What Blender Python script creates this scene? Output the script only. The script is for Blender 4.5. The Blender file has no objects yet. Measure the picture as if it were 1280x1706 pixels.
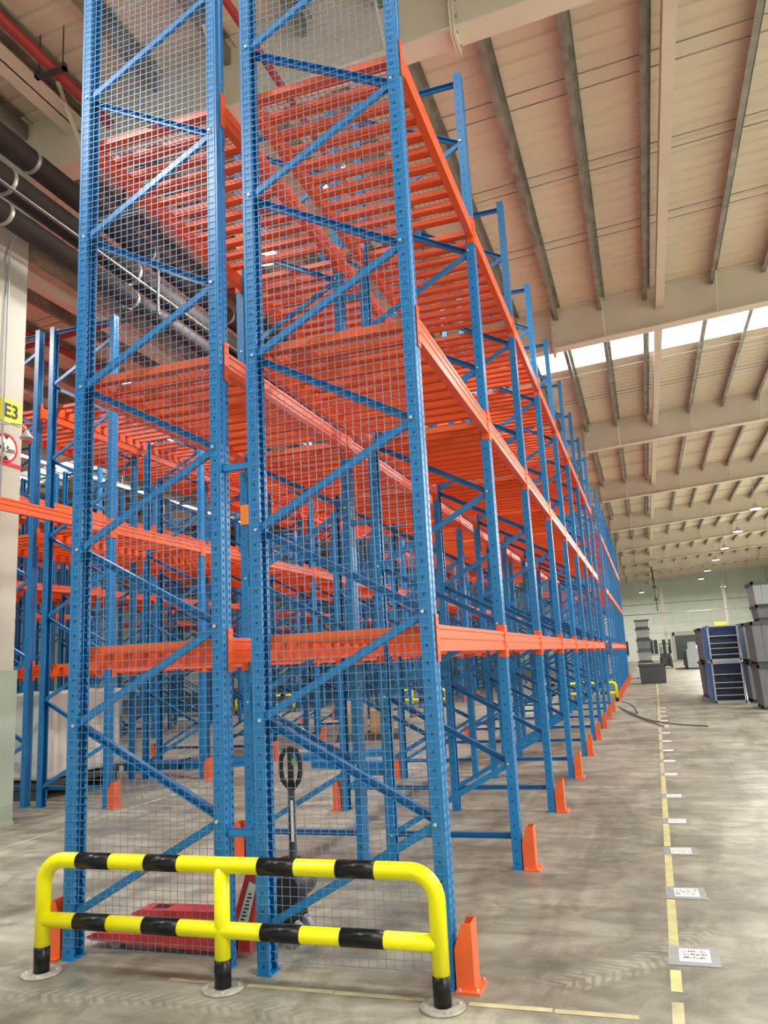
import bpy, bmesh, math, random
from mathutils import Vector, Matrix
random.seed(7)
PI = math.pi
S = bpy.context.scene
COL = S.collection

# ------------------------------------------------------------------ camera
def cam_matrix(yaw, pitch, roll):
    y, p, r = (math.radians(v) for v in (yaw, pitch, roll))
    f = Vector((-math.sin(y)*math.cos(p), math.cos(y)*math.cos(p), math.sin(p)))
    rt = Vector((math.cos(y), math.sin(y), 0)); up = rt.cross(f)
    r2 = rt*math.cos(r)+up*math.sin(r); u2 = -rt*math.sin(r)+up*math.cos(r)
    return Matrix(((r2.x, u2.x, -f.x), (r2.y, u2.y, -f.y), (r2.z, u2.z, -f.z)))
cd = bpy.data.cameras.new('camera'); cam = bpy.data.objects.new('camera', cd); COL.objects.link(cam)
M = cam_matrix(17.7909, 10.7535, -2.9808).to_4x4(); M.translation = (0.9952, -3.7892, 1.4885)
cam.matrix_world = M
cd.sensor_fit = 'VERTICAL'; cd.sensor_height = 24.0; cd.lens = 24.0*1307.14/1706; cd.clip_start = .05; cd.clip_end = 400
S.camera = cam

# ------------------------------------------------------------------ world, light, exposure
w = bpy.data.worlds.new('world'); S.world = w; w.use_nodes = True
bg = w.node_tree.nodes['Background']; bg.inputs[0].default_value = (1.0, .97, .92, 1); bg.inputs[1].default_value = .85
S.view_settings.view_transform = 'Standard'; S.view_settings.look = 'None'
S.view_settings.gamma = 1; S.view_settings.use_curve_mapping = False; S.view_settings.exposure = 0.27
LAMP_W = 520
SKY_EMIT = 5.0
def lamp_light(x, y, z, watts, size=.5, col=(1, .95, .88)):
    l = bpy.data.lights.new('high_bay_light', 'AREA'); l.shape = 'DISK'; l.size = size; l.energy = watts; l.color = col
    o = bpy.data.objects.new('high_bay_light', l); COL.objects.link(o); o.location = (x, y, z)
    return o

# ------------------------------------------------------------------ materials
def mat(name, col, rough=.5, metal=0., spec=.5, var=0., vscale=6., bump=0., bscale=40., emit=None, estr=1., coat=0.):
    m = bpy.data.materials.new(name); m.use_nodes = True; nt = m.node_tree; N = nt.nodes; L = nt.links
    b = N['Principled BSDF']; b.inputs['Roughness'].default_value = rough; b.inputs['Metallic'].default_value = metal
    b.inputs['Specular IOR Level'].default_value = spec; b.inputs['Coat Weight'].default_value = coat
    b.inputs['Base Color'].default_value = (*col, 1)
    tc = N.new('ShaderNodeTexCoord')
    if var > 0:
        n = N.new('ShaderNodeTexNoise'); n.inputs['Scale'].default_value = vscale; n.inputs['Detail'].default_value = 4
        L.new(tc.outputs['Object'], n.inputs['Vector'])
        r = N.new('ShaderNodeValToRGB'); L.new(n.outputs['Fac'], r.inputs[0])
        r.color_ramp.elements[0].position = .3; r.color_ramp.elements[1].position = .7
        r.color_ramp.elements[0].color = (*[c*(1-var) for c in col], 1); r.color_ramp.elements[1].color = (*[min(1, c*(1+var)) for c in col], 1)
        L.new(r.outputs[0], b.inputs['Base Color'])
    if bump > 0:
        n2 = N.new('ShaderNodeTexNoise'); n2.inputs['Scale'].default_value = bscale; L.new(tc.outputs['Object'], n2.inputs['Vector'])
        bp = N.new('ShaderNodeBump'); bp.inputs['Strength'].default_value = bump; bp.inputs['Distance'].default_value = .01
        L.new(n2.outputs['Fac'], bp.inputs['Height']); L.new(bp.outputs[0], b.inputs['Normal'])
    if emit:
        b.inputs['Emission Color'].default_value = (*emit, 1); b.inputs['Emission Strength'].default_value = estr
    return m
def perforated(name, col, rough):
    """painted steel with rows of punched slots (fine perforation)"""
    m = mat(name, col, rough, spec=.6); nt = m.node_tree; N = nt.nodes; L = nt.links; b = N['Principled BSDF']
    tc = N.new('ShaderNodeTexCoord'); sp = N.new('ShaderNodeSeparateXYZ'); L.new(tc.outputs['Object'], sp.inputs[0])
    sn = N.new('ShaderNodeSeparateXYZ'); L.new(tc.outputs['Normal'], sn.inputs[0])
    def mth(op, a, bb=None, c=None):
        n = N.new('ShaderNodeMath'); n.operation = op
        for i, v in enumerate((a, bb, c)):
            if v is None: continue
            if isinstance(v, (int, float)): n.inputs[i].default_value = v
            else: L.new(v, n.inputs[i])
        return n.outputs[0]
    fz = mth('FRACT', mth('DIVIDE', sp.outputs[2], .042))
    slot = mth('LESS_THAN', mth('ABSOLUTE', mth('SUBTRACT', fz, .5)), .22)
    yy = mth('LESS_THAN', mth('ABSOLUTE', mth('SUBTRACT', mth('ABSOLUTE', mth('SUBTRACT', sp.outputs[1], .05)), .032)), .0055)
    nx = mth('GREATER_THAN', mth('ABSOLUTE', sn.outputs[0]), .5)
    a = mth('MULTIPLY', mth('MULTIPLY', slot, yy), nx)
    xx = mth('LESS_THAN', mth('ABSOLUTE', mth('ADD', sp.outputs[0], .036)), .0045)
    ny = mth('GREATER_THAN', mth('ABSOLUTE', sn.outputs[1]), .5)
    fz2 = mth('FRACT', mth('DIVIDE', sp.outputs[2], .084)); s2 = mth('LESS_THAN', mth('ABSOLUTE', mth('SUBTRACT', fz2, .5)), .09)
    bb = mth('MULTIPLY', mth('MULTIPLY', s2, xx), ny)
    mask = mth('MAXIMUM', a, bb)
    mx = N.new('ShaderNodeMix'); mx.data_type = 'RGBA'; L.new(mask, mx.inputs[0])
    mx.inputs[6].default_value = (*col, 1); mx.inputs[7].default_value = (col[0]*.1, col[1]*.1, col[2]*.15, 1)
    L.new(mx.outputs[2], b.inputs['Base Color'])
    tr = N.new('ShaderNodeBsdfTransparent'); ms = N.new('ShaderNodeMixShader'); L.new(a, ms.inputs[0])
    L.new(b.outputs[0], ms.inputs[1]); L.new(tr.outputs[0], ms.inputs[2]); L.new(ms.outputs[0], N['Material Output'].inputs['Surface'])
    return m
BLUE = (.006, .19, .50)
m_blue = perforated('blue_paint_perforated', BLUE, .33)
m_brace = mat('blue_paint', BLUE, .35, spec=.6)
m_bluefar = mat('blue_paint_plain', BLUE, .35, spec=.6)
m_orange = mat('orange_paint', (.80, .105, .018), .32, spec=.6)
m_deck = mat('orange_deck_paint', (.82, .12, .02), .38, spec=.5)
m_guardor = mat('orange_guard_paint', (.80, .13, .035), .42, var=.08, vscale=12)
m_wire = mat('galvanised_wire', (.17, .31, .50), .38, metal=.4)
m_zinc = mat('zinc', (.75, .75, .72), .3, metal=.7)
m_yellow = mat('yellow_paint', (.86, .80, .0), .3, spec=.4, coat=.15)
m_black = mat('black_paint', (.006, .006, .006), .3, spec=.3)
m_rubber = mat('black_rubber', (.02, .02, .022), .5)
m_cream = mat('cream_steel_paint', (.78, .69, .58), .55, var=.04, vscale=1.5)
m_roof = mat('roof_sheet', (.80, .69, .55), .6, var=.05, vscale=.5)
m_purlin = mat('galvanised_purlin', (.30, .29, .25), .45, metal=.35, var=.35, vscale=3)
m_red = mat('red_pipe_paint', (.42, .03, .035), .4)
m_duct = mat('dark_pipe_insulation', (.030, .022, .020), .7, var=.2, vscale=4, bump=.3, bscale=12)
m_ring = mat('steel_strap', (.45, .42, .38), .4, metal=.5)
m_wall = mat('wall_panel', (.74, .80, .72), .6, var=.04, vscale=.6)
m_col = mat('column_paint', (.50, .48, .41), .55, var=.04, vscale=1.2)
m_colgreen = mat('column_guard_paint', (.36, .43, .36), .5, var=.05, vscale=2)
m_sky = mat('skylight_sheet', (.9, .95, 1), .5, emit=(1, 1, 1), estr=SKY_EMIT)
m_lampglow = mat('lamp_glow', (1, 1, 1), .5, emit=(1, .97, .9), estr=12)
m_lampbody = mat('lamp_body', (.55, .55, .52), .4)
m_grey = mat('grey_plastic', (.15, .155, .165), .55, var=.1, vscale=4)
m_greyl = mat('light_grey_plastic', (.27, .30, .31), .5, var=.08, vscale=4)
m_greyd = mat('dark_grey_plastic', (.055, .062, .066), .5, var=.1, vscale=4)
m_frame = mat('pale_steel', (.50, .55, .57), .4, metal=.2)
m_bluep = mat('blue_plastic', (.03, .19, .50), .3)
m_navy = mat('navy_panel', (.012, .035, .11), .4)
m_white = mat('white_paper', (.82, .82, .78), .6)
m_ink = mat('black_ink', (.03, .03, .03), .6)
m_tape = mat('yellow_floor_tape', (.52, .50, .22), .6, var=.18, vscale=9)
m_ftape = mat('faded_yellow_tape', (.46, .43, .25), .65, var=.25, vscale=7)
m_gtape = mat('grey_clear_tape', (.34, .35, .37), .25, var=.08, vscale=14)
m_base = mat('worn_steel_plate', (.40, .38, .33), .5, metal=.2, var=.25, vscale=20)
m_signy = mat('yellow_sign', (.72, .70, .03), .45)
m_signr = mat('red_sign', (.70, .03, .06), .45)
m_redtruck = mat('red_truck_paint', (.60, .05, .045), .35, var=.1, vscale=9)
m_carton = mat('carton', (.45, .27, .12), .75, var=.15, vscale=6)
m_cartonp = mat('pink_wrapped_carton', (.50, .32, .27), .6, var=.2, vscale=9)
m_wood = mat('pallet_timber', (.10, .07, .045), .75, var=.3, vscale=8)
m_sheet = mat('white_dust_sheet', (.66, .65, .60), .7, var=.06, vscale=3, bump=.4, bscale=8)
m_glass = mat('dark_glass', (.03, .045, .045), .15, spec=.6)
m_plate = mat('orange_plate', (.90, .28, .03), .45)

def concrete():
    m = bpy.data.materials.new('polished_concrete'); m.use_nodes = True; nt = m.node_tree; N = nt.nodes; L = nt.links
    b = N['Principled BSDF']; tc = N.new('ShaderNodeTexCoord')
    def noise(scale, det, sx=1, sy=1, dist=0.):
        mp = N.new('ShaderNodeMapping'); mp.inputs['Scale'].default_value = (sx, sy, 1); L.new(tc.outputs['Object'], mp.inputs[0])
        n = N.new('ShaderNodeTexNoise'); n.inputs['Scale'].default_value = scale; n.inputs['Detail'].default_value = det
        n.inputs['Distortion'].default_value = dist; L.new(mp.outputs[0], n.inputs['Vector']); return n.outputs['Fac']
    def ramp(f, p0, c0, p1, c1):
        r = N.new('ShaderNodeValToRGB'); L.new(f, r.inputs[0]); e = r.color_ramp.elements
        e[0].position = p0; e[0].color = (*c0, 1); e[1].position = p1; e[1].color = (*c1, 1); return r.outputs[0]
    def mix(a, bb, f, typ='MIX'):
        x = N.new('ShaderNodeMix'); x.data_type = 'RGBA'; x.blend_type = typ
        if isinstance(f, float): x.inputs[0].default_value = f
        else: L.new(f, x.inputs[0])
        L.new(a, x.inputs[6]); L.new(bb, x.inputs[7]); return x.outputs[2]
    base = ramp(noise(.9, 6, dist=.6), .30, (.195, .190, .148), .70, (.40, .392, .318))
    stre = ramp(noise(1.6, 5, .55, 1.9, 1.2), .35, (.66, .66, .64), .65, (1.12, 1.12, 1.12))  # worn streaks, with polish reflections put into the colour
    tyre = ramp(noise(1.1, 4, 2.2, .35, 1.4), .36, (.74, .73, .70), .5, (1.04, 1.04, 1.04))
    mott = ramp(noise(3.2, 8, 1, 1, 1.8), .38, (.70, .69, .66), .60, (1.10, 1.10, 1.10))
    fine = ramp(noise(55, 3), .3, (.90, .90, .90), .7, (1.06, 1.06, 1.06))
    c = mix(base, stre, .75, 'MULTIPLY'); c = mix(c, tyre, .8, 'MULTIPLY'); c = mix(c, mott, .8, 'MULTIPLY'); c = mix(c, fine, 1.0, 'MULTIPLY')
    # tyre tracks: arcs of tread blocks and smeared skids worn into the floor
    sp = N.new('ShaderNodeSeparateXYZ'); L.new(tc.outputs['Object'], sp.inputs[0])
    def mth(op, a, bb=None, cl=False):
        n = N.new('ShaderNodeMath'); n.operation = op; n.use_clamp = cl
        for i, v in enumerate((a, bb)):
            if v is None: continue
            if isinstance(v, (int, float)): n.inputs[i].default_value = v
            else: L.new(v, n.inputs[i])
        return n.outputs[0]
    wob = mth('MULTIPLY', mth('SUBTRACT', noise(2.0, 3), .5), .10)
    rag = noise(14, 4)
    def track(cx, cy, r, wd, a0, a1, per, dark, amt):
        dx = mth('SUBTRACT', sp.outputs[0], cx); dy = mth('SUBTRACT', sp.outputs[1], cy)
        rad = mth('SQRT', mth('ADD', mth('MULTIPLY', dx, dx), mth('MULTIPLY', dy, dy)))
        off = mth('ABSOLUTE', mth('ADD', mth('SUBTRACT', rad, r), wob))
        band = mth('MULTIPLY', mth('SUBTRACT', wd, off), 30.0, True)
        ang = mth('ARCTAN2', dy, dx)
        inr = mth('MULTIPLY', mth('MULTIPLY', mth('SUBTRACT', ang, a0), 8.0, True), mth('MULTIPLY', mth('SUBTRACT', a1, ang), 8.0, True))
        arc = mth('ADD', mth('MULTIPLY', ang, r), mth('MULTIPLY', off, .8))
        bars = mth('MULTIPLY', mth('ADD', mth('SINE', mth('MULTIPLY', arc, 2*PI/per)), .35), 3.0, True)
        m1 = mth('MULTIPLY', mth('MULTIPLY', band, inr), bars)
        m1 = mth('MULTIPLY', mth('MULTIPLY', m1, mth('MULTIPLY', mth('SUBTRACT', rag, .38), 6.0, True)), amt)
        v = N.new('ShaderNodeRGB'); v.outputs[0].default_value = (*dark, 1)
        return m1, v.outputs[0]
    for args in ((-.55, 1.6, 1.75, .11, -1.05, -.25, .055, (.55, .53, .46), .28), (-1.2, -5.2, 4.85, .09, 1.35, 1.85, .06, (.55, .53, .45), .22),
                 (-6.0, 3.2, 6.60, .20, -.25, .42, .034, (.085, .082, .07), .75), (-5.4, 3.0, 5.72, .08, -.3, .4, .030, (.085, .082, .07), .55),
                 (6.5, 5.5, 4.6, .12, 2.5, 3.14, .045, (.11, .105, .09), .30)):
        m1, v = track(*args); c = mix(c, v, m1)
    L.new(c, b.inputs['Base Color'])
    rr = ramp(noise(1.3, 5, .5, 2.4, .5), .35, (.36, .36, .36), .7, (.58, .58, .58)); L.new(rr, b.inputs['Roughness'])
    b.inputs['Specular IOR Level'].default_value = .5
    bp = N.new('ShaderNodeBump'); bp.inputs['Strength'].default_value = .12; bp.inputs['Distance'].default_value = .01
    L.new(noise(22, 4), bp.inputs['Height']); L.new(bp.outputs[0], b.inputs['Normal'])
    return m
m_floor = concrete()

# ------------------------------------------------------------------ mesh helpers
class MB:
    def __init__(s): s.v = []; s.f = []; s.mi = []; s.cur = 0
    def mat(s, i): s.cur = i; return s
    def add(s, vs, fs):
        o = len(s.v); s.v += [tuple(v) for v in vs]; s.f += [tuple(i+o for i in f) for f in fs]; s.mi += [s.cur]*len(fs); return s
    def box(s, x0, y0, z0, x1, y1, z1):
        vs = [(x, y, z) for z in (z0, z1) for y in (y0, y1) for x in (x0, x1)]
        return s.add(vs, [(0, 2, 3, 1), (4, 5, 7, 6), (0, 1, 5, 4), (2, 6, 7, 3), (0, 4, 6, 2), (1, 3, 7, 5)])
    def taper(s, x0, y0, x1, y1, z0, z1, d):
        vs = [(x0+d, y0+d, z0), (x1-d, y0+d, z0), (x0+d, y1-d, z0), (x1-d, y1-d, z0), (x0, y0, z1), (x1, y0, z1), (x0, y1, z1), (x1, y1, z1)]
        return s.add(vs, [(0, 2, 3, 1), (4, 5, 7, 6), (0, 1, 5, 4), (2, 6, 7, 3), (0, 4, 6, 2), (1, 3, 7, 5)])
    def bar(s, p, q, w, h, up=(0, 0, 1)):
        p, q = Vector(p), Vector(q); d = (q-p).normalized(); u = Vector(up)
        if abs(d.dot(u)) > .99: u = Vector((0, 1, 0))
        a = d.cross(u).normalized()*w/2; b = a.cross(d).normalized()*h/2
        vs = [e+sa*a+sb*b for e in (p, q) for sb in (-1, 1) for sa in (-1, 1)]
        return s.add(vs, [(0, 1, 3, 2), (4, 6, 7, 5), (0, 4, 5, 1), (2, 3, 7, 6), (0, 2, 6, 4), (1, 5, 7, 3)])
    def tube(s, pts, r, n=10, caps=True):
        pts = [Vector(p) for p in pts]; rings = []
        prev = None
        for i, p in enumerate(pts):
            d = ((pts[i+1]-p) if i == 0 else (p-pts[i-1]) if i == len(pts)-1 else (pts[i+1]-pts[i-1])).normalized()
            if prev is None:
                a = d.cross(Vector((0, 0, 1)));
                if a.length < .05: a = d.cross(Vector((0, 1, 0)))
            else: a = prev-d*prev.dot(d)
            a.normalize(); prev = a; b = d.cross(a)
            rad = r[i] if isinstance(r, (list, tuple)) else r
            rings.append([p+rad*(math.cos(2*PI*k/n)*a+math.sin(2*PI*k/n)*b) for k in range(n)])
        vs = [v for R_ in rings for v in R_]; fs = []
        for i in range(len(rings)-1):
            for k in range(n): fs.append((i*n+k, i*n+(k+1) % n, (i+1)*n+(k+1) % n, (i+1)*n+k))
        if caps: fs.append(tuple(range(n-1, -1, -1))); fs.append(tuple((len(rings)-1)*n+k for k in range(n)))
        return s.add(vs, fs)
    def disc(s, c, r, h, n=20): return s.tube([c, (c[0], c[1], c[2]+h)], r, n)
    def prism(s, prof, axis, a0, a1):
        """prof = closed list of 2d points in the plane across axis; 'x': (y,z) 'y': (x,z) 'z': (x,y)"""
        def P(u, v, a): return {'x': (a, u, v), 'y': (u, a, v), 'z': (u, v, a)}[axis]
        n = len(prof); vs = [P(u, v, a) for a in (a0, a1) for u, v in prof]
        fs = [(i, (i+1) % n, n+(i+1) % n, n+i) for i in range(n)]+[tuple(range(n-1, -1, -1)), tuple(range(n, 2*n))]
        return s.add(vs, fs)
    def strip(s, pts, t, axis, a0, a1):
        """folded sheet: open 2d polyline with thickness t (inward to the left)"""
        n = len(pts); V2 = [Vector(p) for p in pts]; off = []
        for i in range(n):
            d0 = (V2[i]-V2[i-1]).normalized() if i > 0 else None; d1 = (V2[i+1]-V2[i]).normalized() if i < n-1 else None
            n0 = Vector((-d0.y, d0.x)) if d0 else None; n1 = Vector((-d1.y, d1.x)) if d1 else None
            if n0 is None: o = n1*t
            elif n1 is None: o = n0*t
            else:
                m_ = (n0+n1).normalized(); o = m_*t/max(.35, m_.dot(n0))
            off.append(V2[i]+o)
        def P(u, v, a): return {'x': (a, u, v), 'y': (u, a, v), 'z': (u, v, a)}[axis]
        vs = []; fs = []
        for a in (a0, a1):
            vs += [P(p.x, p.y, a) for p in V2]+[P(p.x, p.y, a) for p in off]
        m2 = 2*n
        for i in range(n-1):
            fs += [(i, i+1, m2+i+1, m2+i), (n+i, m2+n+i, m2+n+i+1, n+i+1), (i, n+i, n+i+1, i+1), (m2+i, m2+i+1, m2+n+i+1, m2+n+i)]
        fs += [(0, m2, m2+n, n), (n-1, 2*n-1, m2+2*n-1, m2+n-1)]
        return s.add(vs, fs)
    def mesh(s, name, mats, smooth=False):
        me = bpy.data.meshes.new(name); me.from_pydata(s.v, [], s.f)
        for m_ in (mats if isinstance(mats, (list, tuple)) else [mats]): me.materials.append(m_)
        if any(s.mi): me.polygons.foreach_set('material_index', s.mi)
        bm = bmesh.new(); bm.from_mesh(me); bmesh.ops.recalc_face_normals(bm, faces=bm.faces); bm.to_mesh(me); bm.free()
        if smooth:
            me.polygons.foreach_set('use_smooth', [len(p.vertices) == 4 for p in me.polygons])
        me.update(); return me
def put(name, me, parent=None, loc=(0, 0, 0), rz=0., rot=None, kind=None, label=None):
    o = bpy.data.objects.new(name, me); COL.objects.link(o); o.location = loc
    o.rotation_euler = rot if rot else (0, 0, rz)
    if parent: o.parent = parent
    if kind: o['kind'] = kind
    if label: o['label'] = label
    return o
def thing(name, label, cat, loc=(0, 0, 0), rz=0, group=None):
    o = bpy.data.objects.new(name, None); COL.objects.link(o); o.location = loc; o.rotation_euler = (0, 0, rz)
    o.empty_display_size = .1
    o['label'] = label; o['category'] = cat
    if group: o['group'] = group
    return o
def tag(o, label, cat, group=None):
    o['label'] = label; o['category'] = cat
    if group: o['group'] = group
    return o
def struct(name, me, loc=(0, 0, 0), label=None):
    o = put(name, me, None, loc); o['kind'] = 'structure'
    if label: o['label'] = label
    return o
ORD = ['nearest', 'second', 'third', 'fourth', 'fifth', 'sixth', 'seventh', 'eighth', 'ninth', 'tenth']

# ------------------------------------------------------------------ building shell
XL, XR, YB, YF = -30., 14., -8., 90.
def roofz(x): return 8.9+.06*x
fl = struct('floor', MB().box(XL, YB, -.1, XR, YF, 0).mesh('floor', m_floor), label='grey polished concrete floor with tyre marks')
# roof sheets: trapezoid ribs running up the slope
SK = [(14.95, 16.85), (-3.0, -1.1)]
rm = MB()
y = YB
prof = []
while y < YF:
    prof += [(y, .0), (y+.20, .0), (y+.23, .03), (y+.27, .03)]; y += .30
def insk(a, b): return any(a >= s0-1e-6 and b <= s1+1e-6 for s0, s1 in SK)
XA, XB = XL, XR
def cut(y0, y1):
    pts = [(y0, 0)]; k = y0
    while k+.3 < y1: pts += [(k+.20, 0), (k+.23, .03), (k+.27, .03), (k+.30, 0)]; k += .3
    pts.append((y1, 0)); return pts
segs = [(YB, -3.0), (-1.1, 14.95), (16.85, YF)]
for a, b in segs:
    pts = cut(a, b); n = len(pts)
    vs = [(XA, p, roofz(XA)+q) for p, q in pts]+[(XB, p, roofz(XB)+q) for p, q in pts]
    rm.add(vs, [(i, i+1, n+i+1, n+i) for i in range(n-1)])
    # outer skin
    rm.add([(XA, a, roofz(XA)+.12), (XB, a, roofz(XB)+.12), (XB, b, roofz(XB)+.12), (XA, b, roofz(XA)+.12)], [(0, 1, 2, 3)])
struct('ceiling', rm.mesh('ceiling', m_roof), label='cream ribbed steel roof sheets')
for i, (a, b) in enumerate(SK):
    me = MB().add([(XA, a, roofz(XA)+.04), (XB, a, roofz(XB)+.04), (XB, b, roofz(XB)+.04), (XA, b, roofz(XA)+.04),
                   (XA, a, roofz(XA)+.06), (XB, a, roofz(XB)+.06), (XB, b, roofz(XB)+.06), (XA, b, roofz(XA)+.06)],
                  [(0, 1, 2, 3), (4, 5, 6, 7), (0, 1, 5, 4), (2, 3, 7, 6)]).mesh('skylight', m_sky)
    struct('window_%d' % (i+1), me, label='bright translucent skylight strip across the roof')
RY = [-6.2, 3.45, 12.9, 22.5, 32.1, 41.8, 51.4, 61.0, 70.6, 80.2]
def sloped(mb, x0, x1, y0, y1, dz0, dz1):
    vs = []
    for x in (x0, x1):
        for z in (roofz(x)+dz0, roofz(x)+dz1): vs += [(x, y0, z), (x, y1, z)]
    return mb.add(vs, [(0, 1, 3, 2), (4, 6, 7, 5), (0, 4, 5, 1), (2, 3, 7, 6), (0, 2, 6, 4), (1, 5, 7, 3)])
PX = [-1.0, -.1, .85, 1.77, 3.1, 4.1, 5.1, 6.1, 7.1, 8.1, 9.1, 10.1, 11.1, 12.1]+[-1.95-.98*i for i in range(28)]
PX = [x for x in PX if x > XL]
tn = [0]
def trim(me, label, parent=None):
    tn[0] += 1
    return struct('trim_%d' % tn[0], me, label=label)
for i, yy in enumerate(RY):
    r = MB(); sloped(r, XL, XR, yy-.15, yy+.15, -.92, -.895); sloped(r, XL, XR, yy-.006, yy+.006, -.9, -.02); sloped(r, XL, XR, yy-.15, yy+.15, -.03, -.005)
    ro = trim(r.mesh('rafter', m_cream), 'cream steel I-section roof rafter')
    # bolted splice plates, stiffeners and kicker braces
    for xx in (-12.2, -.25, 11.0):
        s_ = MB(); z0 = roofz(xx)
        for d in (-.015, .015): s_.box(xx+d-.012, yy-.17, z0-1.02, xx+d+.012, yy+.17, z0-.03)
        put('splice_plate', s_.mesh('splice_plate', m_cream), ro)
        bb = MB()
        for k in range(5):
            for sy in (-.1, .1): bb.tube([(xx-.045, yy+sy, z0-.95+.2*k), (xx+.045, yy+sy, z0-.95+.2*k)], .014, 6)
        put('bolt', bb.mesh('bolt', m_base), ro)
    kb = MB()
    for j, xx in enumerate(sorted(PX)):
        if j % 2: continue
        for sg in (-1, 1): kb.bar((xx, yy+sg*.62, roofz(xx)-.22), (xx, yy+sg*.10, roofz(xx)-.90), .06, .02, (1, 0, 0))
    k_ = put('kicker_brace', kb.mesh('kicker_brace', m_cream), ro, kind='stuff')
# purlins: one object per purlin line
for x in PX:
    mb = MB(); z = roofz(x)
    mb.strip([(x-.085, z-.22), (x-.085, z-.24), (x, z-.24), (x, z-.02), (x+.07, z-.02), (x+.07, z-.04)], .004, 'y', YB, YF)
    trim(mb.mesh('purlin', m_purlin), 'galvanised Z-section roof purlin')
# rods between purlins
rd = MB()
for i in range(len(RY)-1):
    b0 = RY[i]
    for o in (2.15, 2.45, 4.10, 4.36, 6.2, 6.47):
        if b0+o < YB: continue
        for a, c in zip(sorted(PX)[:-1], sorted(PX)[1:]):
            rd.bar((a, b0+o, roofz(a)-.13), (c, b0+o, roofz(c)-.13), .012, .012)
trim(rd.mesh('purlin_rod', m_purlin), 'thin steel tie rods between the purlins')
for x, lab in ((2.0, 'cream square roof tie beam along the right aisle'), (-8.1, 'cream square roof tie beam over the left racks')):
    mb = MB().box(x-.08, YB, roofz(x)-.5, x+.08, YF, roofz(x)-.3)
    trim(mb.mesh('tie_beam', m_cream), lab)
# longitudinal eaves beam near the left column
mb = MB(); zb = 8.18
mb.box(-5.22, YB, zb, -4.88, YF, zb+.02); mb.box(-5.06, YB, zb, -5.04, YF, roofz(-5.2)-.03); mb.box(-5.22, YB, roofz(-5.2)-.06, -4.88, YF, roofz(-5.2)-.03)
trim(mb.mesh('valley_beam', m_cream), 'cream longitudinal roof beam on the column line')
# walls
wl = MB().box(XL-.2, YB, 0, XL, YF, 7.1)
struct('wall_back', MB().box(XL, YB-.2, 0, XR, YB, 9.9).mesh('wall_back', m_wall), label='pale back wall behind the camera')
struct('wall_right', MB().box(XR, YB, 0, XR+.2, YF, 9.9).mesh('wall_right', m_wall), label='pale right wall beyond the frame')
struct('wall_left', wl.mesh('wall_left', m_wall), label='pale far left warehouse wall')
# far wall panels
fw = struct('wall_far', MB().box(XL, YF, 0, XR, YF+.2, 9.8).mesh('wall_far', m_wall), label='pale green far end wall of steel panels')
for i in range(22):
    x = XL+2*i
    put('panel', MB().box(x+.02, YF-.05, 3.05, x+1.98, YF, 9.6 if x > 6 else 8.8).mesh('panel', m_wall), fw)
for k, (x0, x1, z0, z1) in enumerate([(1.2, 2.1, .7, 2.3), (2.55, 3.5, .7, 2.3), (-3.2, -1.0, .7, 2.3)]):
    g = struct('window_%d' % (k+4), MB().box(x0, YF-.08, z0, x1, YF-.05, z1).mesh('pane', m_glass), label='dark office window low in the far wall')
    mb = MB()
    for a in (x0, (x0+x1)/2, x1): mb.box(a-.03, YF-.12, z0, a+.03, YF-.08, z1)
    for a in (z0, z1): mb.box(x0, YF-.12, a-.03, x1, YF-.08, a+.03)
    put('window_frame', mb.mesh('window_frame', m_white), g)
dr = struct('door_1', MB().box(3.95, YF-.1, .0, 6.2, YF-.06, 2.6).mesh('door', m_glass), label='open dark loading door in the far wall')
mb = MB(); mb.box(3.75, YF-.3, 0, 3.95, YF-.05, 2.95); mb.box(6.2, YF-.3, 0, 6.4, YF-.05, 2.95); mb.box(3.75, YF-.3, 2.6, 6.4, YF-.05, 3.05)
put('door_frame', mb.mesh('door_frame', m_col), dr)
mb = MB(); mb.tube([(XL+.3, 78, 4.55), (XR-.3, 78, 4.75)], .045, 6); mb.tube([(XL+.3, 82, 5.7), (XR-.3, 82, 5.9)], .04, 6)
pr = tag(put('cable_tray', mb.mesh('cable_tray', m_purlin)), 'thin dark pipe runs crossing before the far wall', 'pipe')
mb = MB(); mb.box(2.75, 80.2, 0, 3.0, 80.45, 8.2); mb.box(2.68, 80.1, 0, 3.07, 80.55, .3)
struct('trim_91', mb.mesh('far_column', m_col), label='slim white column before the far wall, beside the dark windows')
mb = MB(); mb.box(8.55, 80.2, 0, 8.8, 80.45, 8.4); mb.box(8.48, 80.1, 0, 8.87, 80.55, .3)
struct('trim_92', mb.mesh('far_column', m_col), label='slim white column before the far wall, beside the yellow sign')
sg = tag(put('hanging_sign', MB().box(7.45, 80.24, 3.15, 8.56, 80.28, 3.6).mesh('sign', m_signy)), 'small yellow sign hanging beside a far white column', 'sign')
mb = MB(); mb.tube([(2.05, 70, 8.7), (2.15, 70, 7.0)], .07, 8); mb.tube([(2.15, 70, 7.0), (2.2, 70, 4.6)], .05, 8); mb.box(2.0, 69.85, 5.5, 2.35, 70.15, 5.75); mb.box(1.95, 69.8, 6.6, 2.3, 70.2, 6.85)
tag(put('drop_pipe', mb.mesh('drop_pipe', m_greyd)), 'dark vertical drop pipe with boxes below the far roof', 'pipe')

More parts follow.
